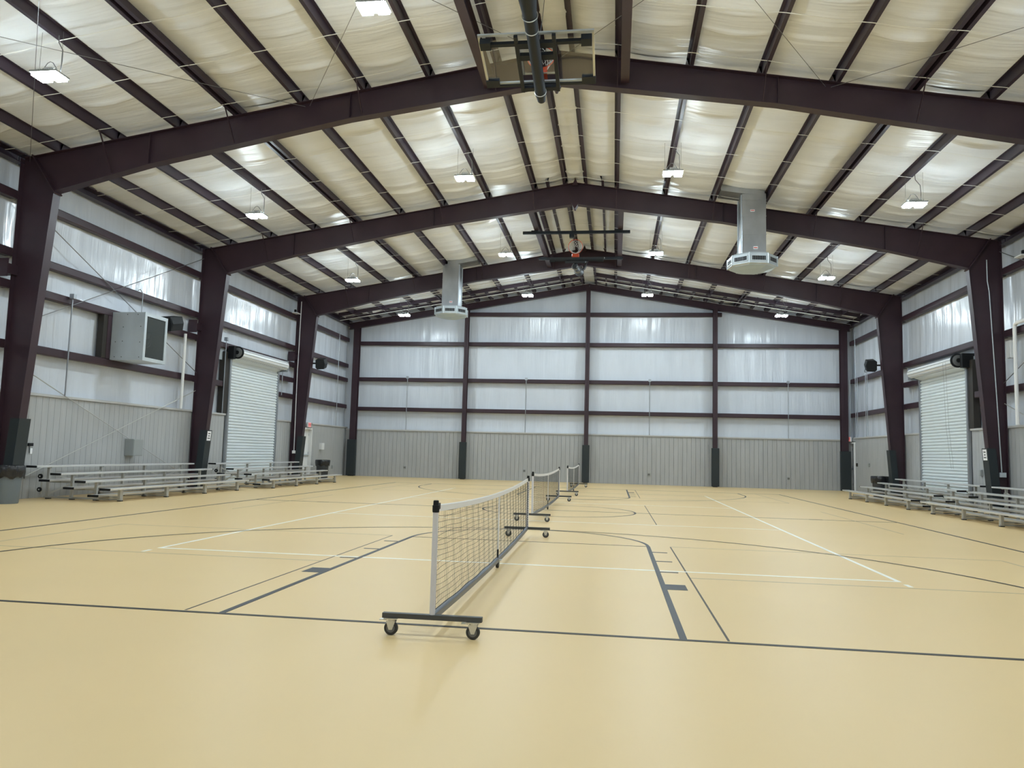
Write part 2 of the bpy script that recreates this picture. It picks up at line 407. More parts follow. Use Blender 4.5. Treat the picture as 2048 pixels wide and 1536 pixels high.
xs_all = [-12.3] + [-x for x in PX[::-1]] + PX + [12.3]
sd = 0
for (a, b) in BAYS:
    for x0, x1 in zip(xs_all, xs_all[1:]):
        sd += 1; panel(x0, x1, a, b, sd)
# purlin cross-section (Z shape), local origin at the underside
def purlin_mesh(L, sgn):
    pr = [(0,0),(sgn*0.075,0),(sgn*0.075,0.022),(sgn*0.068,0.022),(sgn*0.068,0.008),(sgn*0.008,0.008),(sgn*0.008,0.192),(-sgn*0.06,0.192),(-sgn*0.06,0.20),(0,0.20)]
    return MB().prism(pr, 'y', 0, L).mesh('purlin', M_PURLIN)
for (a, b) in BAYS:
    for s in (-1, 1):
        me = purlin_mesh(b-a, s)
        for x in PX:
            put(me, 'purlin', ceiling, (s*x, a, zt(x)+0.002))
            if abs(x-6.95) < 0.01: put(purlin_mesh(b-a, -s), 'purlin', ceiling, (s*(x-0.075), a, zt(x)+0.014))
        # eave strut: sloped channel at the top of the side walls
        pr = [(s*12.00, 7.64-0.10), (s*12.20, 7.64-0.10), (s*12.20, 7.64+0.12), (s*12.00, 7.64+0.14), (s*12.00, 7.64+0.12), (s*12.18, 7.64+0.10), (s*12.18, 7.64-0.085), (s*12.00, 7.64-0.085)]
        MB().prism(pr, 'y', a+0.02, b-0.02).build('eave_strut', M_PURLIN, ceiling)
for s in (-1, 1):
    me = purlin_mesh(YC-16.3, s); put(me, 'purlin', ceiling, (s*0.80, 16.3, zt(0.8)+0.002))
# extra short purlins of the end bay
for s in (-1, 1):
    for x in (0.78, 1.95, 3.4, 4.8, 6.2, 7.6, 9.05, 10.5): put(purlin_mesh(2.2, s), 'purlin', ceiling, (s*x, YE-2.25, zt(x)+0.002))
for y in (28.75, 29.75):
    for s in (-1, 1):
        p0 = (s*0.3, y, zt(0.3)+0.06); p1 = (s*11.9, y, zt(11.9)+0.06)
        MB().bar(p0, p1, 0.07, 0.16).build('end_bay_strut', M_PURLIN, ceiling)
# straps under the purlins
for (a, b) in BAYS:
    n = 5
    for i in range(n):
        y = a + (b-a)*(i+0.62)/n + random.uniform(-0.08, 0.08)
        for s in (-1, 1):
            mb = MB(); pts = []
            ks = [0.0] + PX + [12.0]
            for x0, x1 in zip(ks, ks[1:]):
                for t in (0, 0.25, 0.5, 0.75):
                    x = x0+(x1-x0)*t; pts.append((s*x, y + 0.02*math.sin(x*2+i), zt(x) - 0.004 - 0.018*math.sin(math.pi*t)))
            pts.append((s*12.0, y, zt(12.0)-0.004))
            vs = []; fs = []
            for p in pts:
                vs += [(p[0], p[1]-0.011, p[2]), (p[0], p[1]+0.011, p[2]), (p[0], p[1]+0.011, p[2]+0.003), (p[0], p[1]-0.011, p[2]+0.003)]
            for k in range(len(pts)-1):
                q = 4*k
                for j in range(4): fs.append((q+j, q+(j+1) % 4, q+4+(j+1) % 4, q+4+j))
            mb.add(vs, fs).build('strap', M_STRAP, ceiling)
# roof bracing cables in the bay ahead of the camera
def cable(p0, p1, r, par, m=M_CABLE, name='brace_cable', sag=0.0):
    p0, p1 = Vector(p0), Vector(p1); pts = []
    for i in range(9):
        t = i/8; p = p0.lerp(p1, t); p.z -= sag*4*t*(1-t); pts.append(p)
    MB().tube(pts, r, 6).build(name, m, par)
for s in (-1, 1):
    for (xa, xb) in ((11.85, 5.4), (5.4, 11.85), (5.3, 0.1), (0.1, 5.3)):
        cable((s*xa, YA-0.05, zt(xa)-0.10), (s*xb, YN+0.05, zt(xb)-0.10), 0.0055, ceiling, sag=0.03)
# thin conduits along the far roof slope
for s in (-1, 1):
    for y, dz, xe in ((26.6, 0.16, 11.9), (27.25, 0.10, 12.0), (29.2, 0.12, 12.0)):
        pts = [(s*x, y, zt(x)-dz) for x in (0.4, 3, 6, 9, xe)]
        MB().tube(pts, 0.016, 6).build('roof_conduit', M_STRAP, ceiling)

# ------------------------------------------------------------------ rigid frames
BOT = [(0.0, 8.95), (4.4, 8.32), (8.95, 7.43), (11.15, 6.88)]
def zb(x):
    x = abs(x)
    for (a, za), (b, zb_) in zip(BOT, BOT[1:]):
        if x <= b: return za + (zb_-za)*(x-a)/(b-a)
    return BOT[-1][1]
def frame(y, label):
    t = thing('steel_frame', label, 'steel frame', (0, y, 0), 'rigid portal frames spanning the hall')
    FW = 0.11
    for s in (-1, 1):
        # rafter: web + flanges as one I-section
        mb = MB()
        web = [(0, zb(0)), (s*4.4, zb(4.4)), (s*8.95, zb(8.95)), (s*11.15, zb(11.15)), (s*11.72, zt(11.72)), (0, zt(0))]
        mb.prism(web, 'y', y-0.006, y+0.006)
        mb.bar((0, y, zt(0)-0.008), (s*11.95, y, zt(11.95)-0.008), 2*FW, 0.014)
        for (a, za), (b, zb_) in zip(BOT, BOT[1:]): mb.bar((s*a, y, za), (s*b, y, zb_), 2*FW, 0.016)
        r = mb.build('rafter', M_STEEL, t)
        # stiffener/splice plates on the web
        for x in (4.4, 8.95):
            MB().bar((s*x, y, zb(x)+0.01), (s*x, y, zt(x)-0.02), 0.012, 2*FW-0.05, (0,1,0)).build('web_stiffener', M_STEEL, r)
        # column
        mb = MB(); xo, xi0, xi1 = 12.03, 11.66, 11.15
        mb.prism([(s*xo, 0), (s*xi0, 0), (s*xi1, zb(11.15)), (s*11.72, zt(11.72)), (s*xo, zt(xo))], 'y', y-0.006, y+0.006)
        mb.box(min(s*(xo-0.014), s*xo), max(s*(xo-0.014), s*xo), y-FW, y+FW, 0, zt(xo))
        mb.bar((s*(xi0+0.008), y, 0), (s*(xi1+0.008), y, zb(11.15)), 0.016, 2*FW, (0,1,0))
        mb.box(min(s*(xi0-0.04), s*(xo)), max(s*(xi0-0.04), s*xo), y-FW-0.02, y+FW+0.02, 0, 0.02)
        c = mb.build('column', M_STEEL, t)
        # knee end plates
        for dx in (0, 0.02): pass
        MB().bar((s*11.13, y, zb(11.15)-0.05), (s*11.75, y, zt(11.75)+0.02), 0.03, 2*FW+0.04, (0,1,0)).build('knee_plate', M_STEEL, t)
        # bolts at the knee
        # flange braces at alternate purlins
        for x in (1.25, 4.10, 6.95, 9.78):
            for sg in (-1, 1):
                MB().bar((s*x, y+sg*0.62, zt(x)+0.03), (s*x, y+sg*0.10, zb(x)+0.03), 0.04, 0.012, (1,0,0)).build('flange_brace', M_STEEL, t)
        # stub of the outside canopy beam
        if s < 0: MB().box(-12.20, -11.95, y-0.30, y-0.006, 4.98, 5.20).box(-12.22, -11.93, y-0.33, y-0.30, 4.90, 5.30).build('beam_stub', M_STEEL, t)
        # pad on the inner flange
        pm = MB(); h = 1.80; k = (xi1-xi0)/zb(11.15)
        a0, a1 = xi0, xi0+k*h
        prof = [(s*(a0-0.06), 0.03), (s*(a0+0.16), 0.03), (s*(a1+0.16), h), (s*(a1-0.06), h)]
        pm.prism(prof, 'y', y-FW-0.055, y+FW+0.055); pm.build('column_pad', M_PAD, t)
    MB().prism([(-0.09, 9.52), (0, 9.76), (0.09, 9.52)], 'y', y-0.13, y+0.13).build('ridge_plate', M_STEEL, t)
    MB().prism([(-0.11, 8.97), (0.11, 8.97), (0.02, 8.80), (-0.02, 8.80)], 'y', y-0.13, y+0.13).build('ridge_plate', M_STEEL, t)
    return t
frA = frame(YA, 'nearest red-brown steel portal frame crossing the upper part of the picture')
frB = frame(YB, 'middle red-brown steel portal frame, its right leg carrying a white paper notice')
frC = frame(YC, 'farthest red-brown steel portal frame, in front of the end wall')
frN = frame(YN, 'red-brown steel portal frame above the near end of the court, out of the picture')

# end wall columns + rake beam
for i, x in enumerate(BCX):
    lab = ['end wall corner steel column beside the left wall', 'brown end wall column with dark pad, second from the left corner', 'brown end wall column with dark pad under the ridge',
           'brown end wall column with dark pad, second from the right corner', 'end wall corner steel column beside the right wall and white door'][i]
    t = thing('wall_column', lab, 'column', (x, 30.7, 0), 'steel columns of the end wall')
    hw = 0.15 if i in (0, 4) else 0.10; ztop = zt(x)-0.28
    y0, y1 = 30.58, 30.84
    MB().box(x-hw, x+hw, y0, y0+0.014, 0, ztop).box(x-hw, x+hw, y1-0.014, y1, 0, ztop).box(x-0.006, x+0.006, y0, y1, 0, ztop).build('column', M_STEEL, t)
    pw = hw+0.07
    MB().bbox(x-pw, x+pw, y0-0.09, y0+0.10, 0.03, 1.80, 0.015).build('column_pad', M_PAD, t)
t = thing('rake_beam', 'brown sloping steel beam along the top of the far end wall', 'beam', (0, 30.7, 8.0))
for s in (-1, 1):
    MB().bar((0, 30.72, zt(0)-0.15), (s*12.05, 30.72, zt(12.05)-0.15), 0.012, 0.30).bar((0, 30.72, zt(0)-0.295), (s*12.05, 30.72, zt(12.05)-0.295), 0.22, 0.014).bar((0, 30.72, zt(0)-0.007), (s*12.05, 30.72, zt(12.05)-0.007), 0.22, 0.014).build('beam_half', M_STEEL, t)
# small flange braces from the end wall columns to the girts
for x in BCX[1:4]:
    for z in (3.35, 4.84, 6.66):
        for s in (-1, 1): MB().bar((x+s*0.05, 30.84, z-0.10), (x+s*0.62, 30.98, z-0.09), 0.03, 0.008).build('girt_brace', M_STEEL, wall_back)

# I-beams that carry the hoops
for y0, y1, n in ((YN, YA, 'near'), (YB, YC, 'far')):
    for s in (-1, 1):
        mb = MB(); x = s*1.40; a, b = y0+0.11, y1-0.11
        mb.box(x-0.005, x+0.005, a, b, 8.86, 9.16).box(x-0.085, x+0.085, a, b, 8.85, 8.864).box(x-0.085, x+0.085, a, b, 9.156, 9.17)
        o = mb.build('hoop_beam', M_STEEL)
        tag(o, f"brown steel beam running lengthwise {'left' if s < 0 else 'right'} of the {'nearest' if n == 'near' else 'far'} folded basketball hoop", 'beam', 'beams carrying the hoops')

# ------------------------------------------------------------------ bracing rods on the side walls
for s, wl in ((-1, wall_left), (1, wall_right)):
    X = s*12.0
    for (za, zb_) in ((6.75, 3.62), (3.85, 7.35), (3.10, 0.25), (0.25, 3.05)):
        cable((X, YA+0.05, za), (X, YB-0.05, zb_), 0.011, wl, M_CABLE if za > 3.5 else M_ALUD, 'brace_rod')

# ------------------------------------------------------------------ high bay lamps
def lamp():
    t = thing('high_bay_lamp', 'x', 'lamp', (0, 0, 0), 'hanging high bay lamps')
    MB().bbox(-0.25, 0.25, -0.17, 0.17, 0.015, 0.05, 0.008).build('housing', M_BOXGREY, t)
    mb = MB()
    for k in range(-4, 5): mb.box(k*0.042-0.004, k*0.042+0.004, -0.12, 0.12, 0.05, 0.09)
    mb.build('heat_sink', M_GALVL, t)
    MB().bbox(-0.08, 0.08, -0.05, 0.05, 0.09, 0.15, 0.008).build('driver_box', M_WHITE, t)
    for s in (-1, 1):
        MB().box(s*0.138-0.092, s*0.138+0.092, -0.140, 0.140, -0.030, 0.015).build('led_panel', M_LED, t)
        MB().box(s*0.222-0.005, s*0.222+0.005, -0.13, 0.13, 0.05, 0.056).build('added_fill_strip', M_LED, t)  # glowing strip added on top of the housing to brighten the ceiling
    for s in (-1, 1):
        MB().tube([(s*0.20, 0, 0.05), (s*0.20, 0.0, 0.80)], 0.003, 5).build('suspension_wire', M_CABLE, t)
    pts = [(0.16, 0.04, 0.06), (0.17, 0.05, 0.30), (0.16, 0.06, 0.50), (0.06, 0.08, 0.65), (0.05, 0.08, 0.78)]
    MB().tube(pts, 0.009, 6).build('power_cord', M_CABLE, t)
    pts = [(-0.19, 0.02, 0.06)] + [(-0.19+0.34*u, 0.02, 0.06+0.22*math.sin(math.pi*u)) for u in (0.15, 0.35, 0.5, 0.65, 0.85, 1.0)]
    MB().tube(pts, 0.007, 6).build('safety_loop', M_CABLE, t)
    return t
L0 = lamp(); used = False
rowname = {5.4: 'above the near half of the court', 13.0: 'between the nearest and middle steel frames', 20.6: 'between the middle and farthest steel frames', 27.6: 'in front of the far end wall', -2.3: 'near the closest end wall outside the picture'}
colname = {-8.33: 'leftmost of its row', -2.66: 'second from left', 2.65: 'third from left', 8.34: 'rightmost of its row'}
for y in (5.4, 13.0, 20.6, 27.6, -2.3):
    for x in (-8.33, -2.66, 2.65, 8.34):
        o = L0 if not used else copy_tree(L0); used = True
        o.location = (x, y, 7.50 if abs(x) > 5 else 8.41)
        o['label'] = f'white hanging lamp {rowname[y]}, {colname[x]}'

# ------------------------------------------------------------------ portable pickleball nets
def caster(t, x, y, ztop, ax):
    c = MB()
    c.box(x-0.05, x+0.05, y-0.035, y+0.035, ztop-0.006, ztop)
    c.disc((x, y, ztop-0.014), 0.028, 'z', 0.016, 12)
    hw = 0.022
    for s in (-1, 1):
        if ax == 'y': c.prism([(x-0.035, ztop-0.02), (x+0.035, ztop-0.02), (x+0.012, 0.040), (x-0.012, 0.040)], 'y', y+s*hw-0.0015, y+s*hw+0.0015)
        else: c.prism([(y-0.035, ztop-0.02), (y+0.035, ztop-0.02), (y+0.012, 0.040), (y-0.012, 0.040)], 'x', x+s*hw-0.0015, x+s*hw+0.0015)
    if ax == 'y': c.box(x-0.085, x-0.035, y-0.02, y+0.02, ztop-0.016, ztop-0.010)
    fork = c.build('caster', M_ZINC, t)
    MB().disc((x, y, 0.05), 0.05, ax, 0.032, 24).build('tyre', M_RUBBER, fork, True)
    MB().disc((x, y, 0.05), 0.033, ax, 0.038, 20).build('wheel_hub', M_HUB, fork, True)
    return fork
NL = 6.77
def pickle_net():
    t = thing('pickleball_net', 'x', 'net', (0, 0, 0), 'portable pickleball nets')
    railz = lambda v: 0.142 - 0.047*(1-(2*v-1)**2)
    topz = lambda v: 0.932 - 0.070*(1-(2*v-1)**2)*0.95
    for e, y in enumerate((0, NL)):
        b = MB().bbox(-0.365, 0.365, y-0.022, y+0.022, 0.122, 0.158, 0.003).build('base_bar', M_DKBAR, t)
        for s in (-1, 1): caster(t, s*0.30, y, 0.122, 'y')
        MB().tube([(0, y, 0.158), (0, y, 0.905)], 0.021, 16).build('post', M_POSTW, t, True)
        cm = MB().lathe([(0.024, 0.885), (0.026, 0.90), (0.026, 0.935), (0.021, 0.938), (0.020, 0.968), (0.016, 0.972)], (0, y), 16)
        sg = 1 if e == 0 else -1
        cm.prism([(y, 0.895), (y+sg*0.10, 0.905), (y+sg*0.105, 0.948), (y, 0.93)], 'x', -0.012, 0.012)
        cm.build('post_cap', M_BLACK, t, True)
        # lacing beside the post
        pts = []
        for i in range(60):
            u = i/59; pts.append((0.012*math.cos(i*2.1), y + sg*(0.036+0.012*math.sin(i*2.1)), 0.17+u*0.70))
        MB().tube(pts, 0.004, 5).build('lacing', M_CORD, t)
    mb = MB(); pts = [(0, 0.02+ (NL-0.04)*i/24, railz(i/24)) for i in range(25)]
    for p, q in zip(pts, pts[1:]): mb.bar(p, q, 0.042, 0.040)
    mb.build('bottom_rail', M_SLATE, t)
    c = MB().bar((0, NL/2, 0.075), (0, NL/2, 0.10), 0.03, 0.05, (0,1,0)).build('caster_bracket', M_DKBAR, t)
    caster(t, 0.0, NL/2, 0.098, 'x')
    # top tape (folded band with thickness)
    mb = MB(); n = 40; vs = []; fs = []
    for i in range(n+1):
        v = i/n; y = 0.075 + (NL-0.15)*v; z = topz(v)
        for dx, dz in ((-0.006, 0), (0, 0.006), (0.006, 0), (0.008, -0.045), (-0.008, -0.045)): vs.append((dx, y, z+dz))
    for i in range(n):
        for j in range(5): fs.append((5*i+j, 5*i+(j+1) % 5, 5*i+5+(j+1) % 5, 5*i+5+j))
    mb.add(vs, fs).build('top_tape', M_TAPE, t, True)
    MB().bar((0, NL/2, topz(0.5)-0.02), (0, NL/2, 0.215), 0.045, 0.014, (1,0,0)).build('center_strap', M_TAPE, t)
    MB().bar((0, NL/2, 0.215), (0, NL/2, 0.12), 0.035, 0.018, (1,0,0)).build('strap_buckle', M_BLACK, t)
    # mesh of cords
    mb = MB(); nv_, nh = 148, 17; yy0, yy1 = 0.045, NL-0.045
    zlow = lambda v: railz(v)+0.035; zhigh = lambda v: topz(v)-0.045
    for i in range(nv_+1):
        v = i/nv_; y = yy0+(yy1-yy0)*v; z0, z1 = zlow(v), zhigh(v); r = 0.0013
        pts = [(0.004*math.sin(i*0.9+k), y+0.003*math.sin(i*1.3+k*1.7), z0+(z1-z0)*k/4) for k in range(5)]; r = 0.0010
        mb.tube(pts, r, 3, cap=False)
    for j in range(nh+1):
        pts = []
        for i in range(75):
            v = i/74; z0, z1 = zlow(v), zhigh(v); edge = 0.012*math.exp(-(v*NL/0.12)**2)+0.012*math.exp(-((1-v)*NL/0.12)**2)
            pts.append((0.003*math.sin(i*0.7+j), yy0+(yy1-yy0)*v, z0+(z1-z0)*j/nh - edge*math.sin(j*1.1) + 0.004*math.sin(i*0.55+j*0.8)))
        mb.tube(pts, 0.0017 if j else 0.004, 3, cap=False)
    mb.build('net_mesh', M_CORD, t)
    return t
N0 = pickle_net()
for i, ((xa, ya), (xb, yb), lab) in enumerate((((0.0, -0.35), (-0.08, 6.42), 'nearest portable pickleball net on casters, largest in the picture'),
        ((-0.30, 9.22), (-0.26, 15.95), 'portable pickleball net on casters standing over the centre circle, between the other two'),
        ((-0.20, 19.05), (-0.14, 25.65), 'farthest portable pickleball net on casters, smallest, near the end wall'))):
    o = N0 if i == 0 else copy_tree(N0)
    o.location = (xa, ya, 0); o.rotation_euler = (0, 0, -math.atan2(xb-xa, yb-ya)); o['label'] = lab

# ------------------------------------------------------------------ bleachers (local: y along the rows, -x towards the wall)
BLN = 6.52
def bleacher():
    t = thing('bleacher', 'x', 'bleacher', (0, 0, 0), 'aluminium bleachers along the side walls')
    def plank(name, x, z, y0, y1):
        p = MB().bbox(x-0.12, x+0.12, y0, y1, z-0.042, z, 0.006).build(name, M_ALU, t)
        for y in (y0, y1): MB().bbox(x-0.124, x+0.124, y-0.018, y+0.018, z-0.046, z+0.003, 0.004).build('end_cap', M_BLACK, p)
    for i in range(4): plank('seat_plank', -0.61*i, 0.31+0.152*i, 0, BLN)
    for i in range(3): plank('foot_plank', -0.35-0.61*i, 0.155+0.152*i, 0.10, BLN-0.10)
    for y in (0.55, 2.36, 4.17, 5.98):
        mb = MB()
        for i in range(4):
            x = -0.61*i; zt_ = 0.31+0.152*i-0.042
            hy = 0.05 if i == 0 else 0.025
            mb.box(x-0.03, x+0.03, y-hy, y+hy, 0.025, zt_)
            mb.box(x-0.10, x+0.10, y-0.04, y+0.04, zt_-0.012, zt_)
            if i < 3:
                xf = x-0.35; zf = 0.155+0.152*i-0.042
                mb.box(xf-0.10, xf+0.10, y-0.03, y+0.03, zf-0.03, zf)
                mb.bar((x, y, zf-0.02), (x-0.61, y, zf-0.02), 0.04, 0.04)
        mb.box(-1.90, 0.04, y-0.025, y+0.025, 0.02, 0.06)
        f = mb.build('support_frame', M_ALUD, t)
        for x in (0.0, -0.60, -1.20, -1.80): MB().box(x-0.045, x+0.045, y-0.045, y+0.045, 0, 0.022).build('rubber_foot', M_RUBBER, f)
    for i in range(2):
        y0, y1 = ((0.55, 2.36), (4.17, 5.98))[i]
        MB().bar((-1.83, y0, 0.10), (-1.83, y1, 0.62), 0.012, 0.04).bar((-1.83, y0, 0.62), (-1.83, y1, 0.10), 0.012, 0.04).build('cross_brace', M_ALUD, t)
    MB().bar((-1.86, 0.38, 0.10), (-1.86, 0.38, 0.62), 0.02, 0.02, (1,0,0)).build('wheel_post', M_ALUD, t)
    for z in (0.22, 0.52):
        wv = MB().disc((-1.86, 0.33, z), 0.055, 'y', 0.04, 18).build('transport_wheel', M_BLACK, t, True)
        MB().disc((-1.86, 0.33, z), 0.02, 'y', 0.046, 12).build('wheel_hub', M_ZINC, wv)
    return t
B0 = bleacher()
for i, (x, y, rz, lab) in enumerate(((-9.85, 9.75, 0, 'four-row aluminium bleacher on the left, under the metal fan box, with black plank ends'),
        (-9.55, 16.98, 0, 'four-row aluminium bleacher on the left, in front of the roll-up door'),
        (9.72, 23.60, math.pi, 'four-row aluminium bleacher on the right, in front of the roll-up door'),
        (9.72, 16.46, math.pi, 'four-row aluminium bleacher at the right edge of the picture, cut off by the frame'))):
    o = B0 if i == 0 else copy_tree(B0)
    o.location = (x, y, 0); o.rotation_euler = (0, 0, rz); o['label'] = lab

# ------------------------------------------------------------------ ceiling hung basketball hoops, folded up
def hoop():
    t = thing('basketball_hoop', 'x', 'hoop', (0, 0, 0), 'ceiling hung basketball hoops folded up')
    # frame of reference: near hoop; s along the board from top edge to bottom edge
    T = Vector((0, 5.50, 7.92)); Bt = Vector((0, 6.51, 7.64)); d = (Bt-T).normalized(); n = Vector((0, -d.z, d.y))
    if n.z < 0: n = -n
    H = 1.067; X = Vector((1, 0, 0)); cx = -0.04
    def P(x, s_, h): return X*(x+cx) + T + d*s_ + n*h
    def slab(name, m, x0, x1, s0, s1, h0, h1, par=t):
        vs = [P(x, s_, h) for h in (h0, h1) for (x, s_) in ((x0, s0), (x1, s0), (x1, s1), (x0, s1))]
        return MB().add(vs, [(0,3,2,1),(4,5,6,7),(0,1,5,4),(1,2,6,5),(2,3,7,6),(3,0,4,7)]).build(name, m, par)
    bd = slab('backboard', M_GLASS, -0.915, 0.915, 0, H, 0, 0.012)
    # aluminium edge frame
    for a in ((-0.925, 0.925, -0.012, 0.03), (-0.925, 0.925, H-0.03, H+0.012)): slab('edge_frame', M_GALVL, a[0], a[1], a[2], a[3], -0.008, 0.022, bd)
    for a in ((-0.925, -0.89, 0, H), (0.89, 0.925, 0, H)): slab('edge_frame', M_CREAM, a[0], a[1], a[2], a[3], -0.008, 0.022, bd)
    # shooting square
    for a in ((-0.305, 0.305, 0.40, 0.45), (-0.305, 0.305, 0.86, 0.90), (-0.305, -0.255, 0.40, 0.90), (0.255, 0.305, 0.40, 0.90)): slab('target_mark', M_TARGET, a[0], a[1], a[2], a[3], 0.0125, 0.0145, bd)
    # bottom edge pad
    slab('edge_pad', M_HOOPBLK, -0.93, 0.93, H+0.012, H+0.06, -0.03, 0.05, bd); 
    for s in (-1, 1):
        xx = sorted((s*0.93, s*0.70)); slab('corner_pad', M_HOOPBLK, xx[0], xx[1], H-0.10, H+0.012, -0.03, 0.05, bd)
    # rear frame: cross bar, corner brackets, twin uprights
    slab('cross_bar', M_HOOPBLK, -0.86, 0.86, 0.10, 0.16, -0.10, -0.04)
    for s in (-1, 1):
        xx = sorted((s*0.89, s*0.72)); slab('corner_bracket', M_HOOPBLK, xx[0], xx[1], 0.05, 0.20, -0.12, -0.01)
        slab('upright', M_HOOPBLK, s*0.30-0.03, s*0.30+0.03, -0.06, H+0.08, -0.14, -0.08)
        slab('upright_tie', M_HOOPBLK, s*0.30-0.02, s*0.30+0.02, 0.30, 0.36, -0.10, -0.005)
    slab('cross_plate', M_HOOPBLK, -0.29, 0.29, 0.33, 0.44, -0.13, -0.06)
    slab('cross_plate', M_HOOPBLK, -0.29, 0.29, H-0.02, H+0.06, -0.14, -0.07)
    slab('cross_plate', M_HOOPBLK, -0.29, 0.29, 0.06, 0.17, -0.15, -0.08)
    # rim + net
    RC = P(0, H-0.16, 0.38); rim = MB(); pts = [RC + (X*math.cos(2*math.pi*k/32) + n*math.sin(2*math.pi*k/32))*0.229 for k in range(32)]
    rim.tube(pts, 0.010, 8, closed=True)
    ro = rim.build('rim', M_RIM, t, True)
    vs = [P(x, s_, h) for h in (0.012, 0.15) for (x, s_) in ((-0.12, H-0.18), (0.12, H-0.18), (0.10 if h > 0.1 else 0.12, H-0.05 if h < 0.1 else H-0.13), (-0.10 if h > 0.1 else -0.12, H-0.05 if h < 0.1 else H-0.13))]
    MB().add(vs, [(0,3,2,1),(4,5,6,7),(0,1,5,4),(1,2,6,5),(2,3,7,6),(3,0,4,7)]).build('rim_plate', M_RIM, ro)
    nm = MB(); drop = Vector((0, 0, -1))
    side = Vector((0, d.y, d.z))
    # the net hangs from the tilted ring under gravity, bunching toward the lower side
    rings = []
    for j in range(6):
        u = j/5; ring = []
        for k in range(12):
            a = 2*math.pi*(k + 0.5*(j % 2))/12; rr = 0.222*(1-0.55*u)
            ring.append(RC + (X*math.cos(a) + n*math.sin(a))*rr + (side*0.13 + drop*0.10)*u)
        rings.append(ring)
    for j in range(5):
        for k in range(12):
            o = (j % 2)
            nm.tube([rings[j][k], rings[j+1][k]], 0.004, 4); nm.tube([rings[j][k], rings[j+1][(k-1+2*o) % 12]], 0.004, 4)
    nm.build('hoop_net', M_NETW, ro)
    # telescoping mast with clamps
    me_, mp = Vector((-0.03, 6.62, 7.36)), Vector((-0.03, 1.75, 8.28)); dm = (mp-me_)
    Q = lambda u: me_ + dm*u
    MB().tube([Q(0), Q(0.02), Q(0.26)], [0.070, 0.082, 0.082], 20).build('mast', M_HOOPBLK, t, True)
    MB().tube([Q(0.03), Q(0.36)], 0.093, 20).build('mast_sleeve', M_HOOPBLK, t, True)
    MB().tube([Q(0.34), Q(0.60)], 0.102, 20).build('mast_sleeve', M_HOOPBLK, t, True)
    for u, r in ((0.045, 0.097), (0.335, 0.098), (0.395, 0.116)):
        c = Q(u); dn = dm.normalized(); a = X; b = dn.cross(a).normalized()
        pts = [c + (a*math.cos(2*math.pi*k/24) + b*math.sin(2*math.pi*k/24))*r for k in range(24)]
        MB().tube(pts, 0.008, 6, closed=True).build('clamp_ring', M_ZINC, t, True)
    MB().tube([Q(0.40), Q(0.42), Q(0.53), Q(0.62)], [0.108, 0.112, 0.165, 0.172], 20).build('mast_gusset', M_HOOPBLK, t, True)
    # mast to board standoffs
    for u, s_ in ((0.06, H-0.02), (0.20, 0.33), (0.265, 0.10)):
        q = Q(u); MB().bar(q, P(0.0, s_, -0.10), 0.10, 0.06, (1,0,0)).build('standoff', M_HOOPBLK, t)
    # headers under the beams
    MB().bar((-1.80, 5.60, 8.78), (1.80, 5.60, 8.78), 0.09, 0.09).build('header_bar', M_HOOPBLK, t)
    MB().bar((-1.60, 2.10, 8.80), (1.60, 2.10, 8.80), 0.09, 0.09).build('header_bar', M_HOOPBLK, t)
    for s in (-1, 1):
        MB().bar((s*0.30, 2.10, 8.76), (s*0.10-0.03, 3.65, 7.92), 0.05, 0.05, (1,0,0)).build('hanger', M_HOOPBLK, t)
        for y in (5.60, 2.10): MB().box(s*1.4-0.11, s*1.4+0.11, y-0.06, y+0.06, 8.82, 8.85).build('beam_clamp', M_HOOPBLK, t)
    MB().tube([(0.10, 5.60, 8.74), (0.06, 5.60, 8.2), (0.0, 5.55, 7.66)], 0.006, 6).build('hoist_cable', M_CABLE, t)
    MB().bbox(0.06, 0.22, 5.50, 5.70, 8.60, 8.735, 0.01).build('hoist_pulley', M_HOOPBLK, t)
    return t
H0 = hoop(); H0['label'] = 'nearest folded basketball hoop with glass backboard and black mast, top of the picture'
H1 = copy_tree(H0); H1.rotation_euler = (0, 0, math.pi); H1.location = (-0.08, 24.79, 0)
H1['label'] = 'far folded basketball hoop under the ridge between middle and farthest frames'

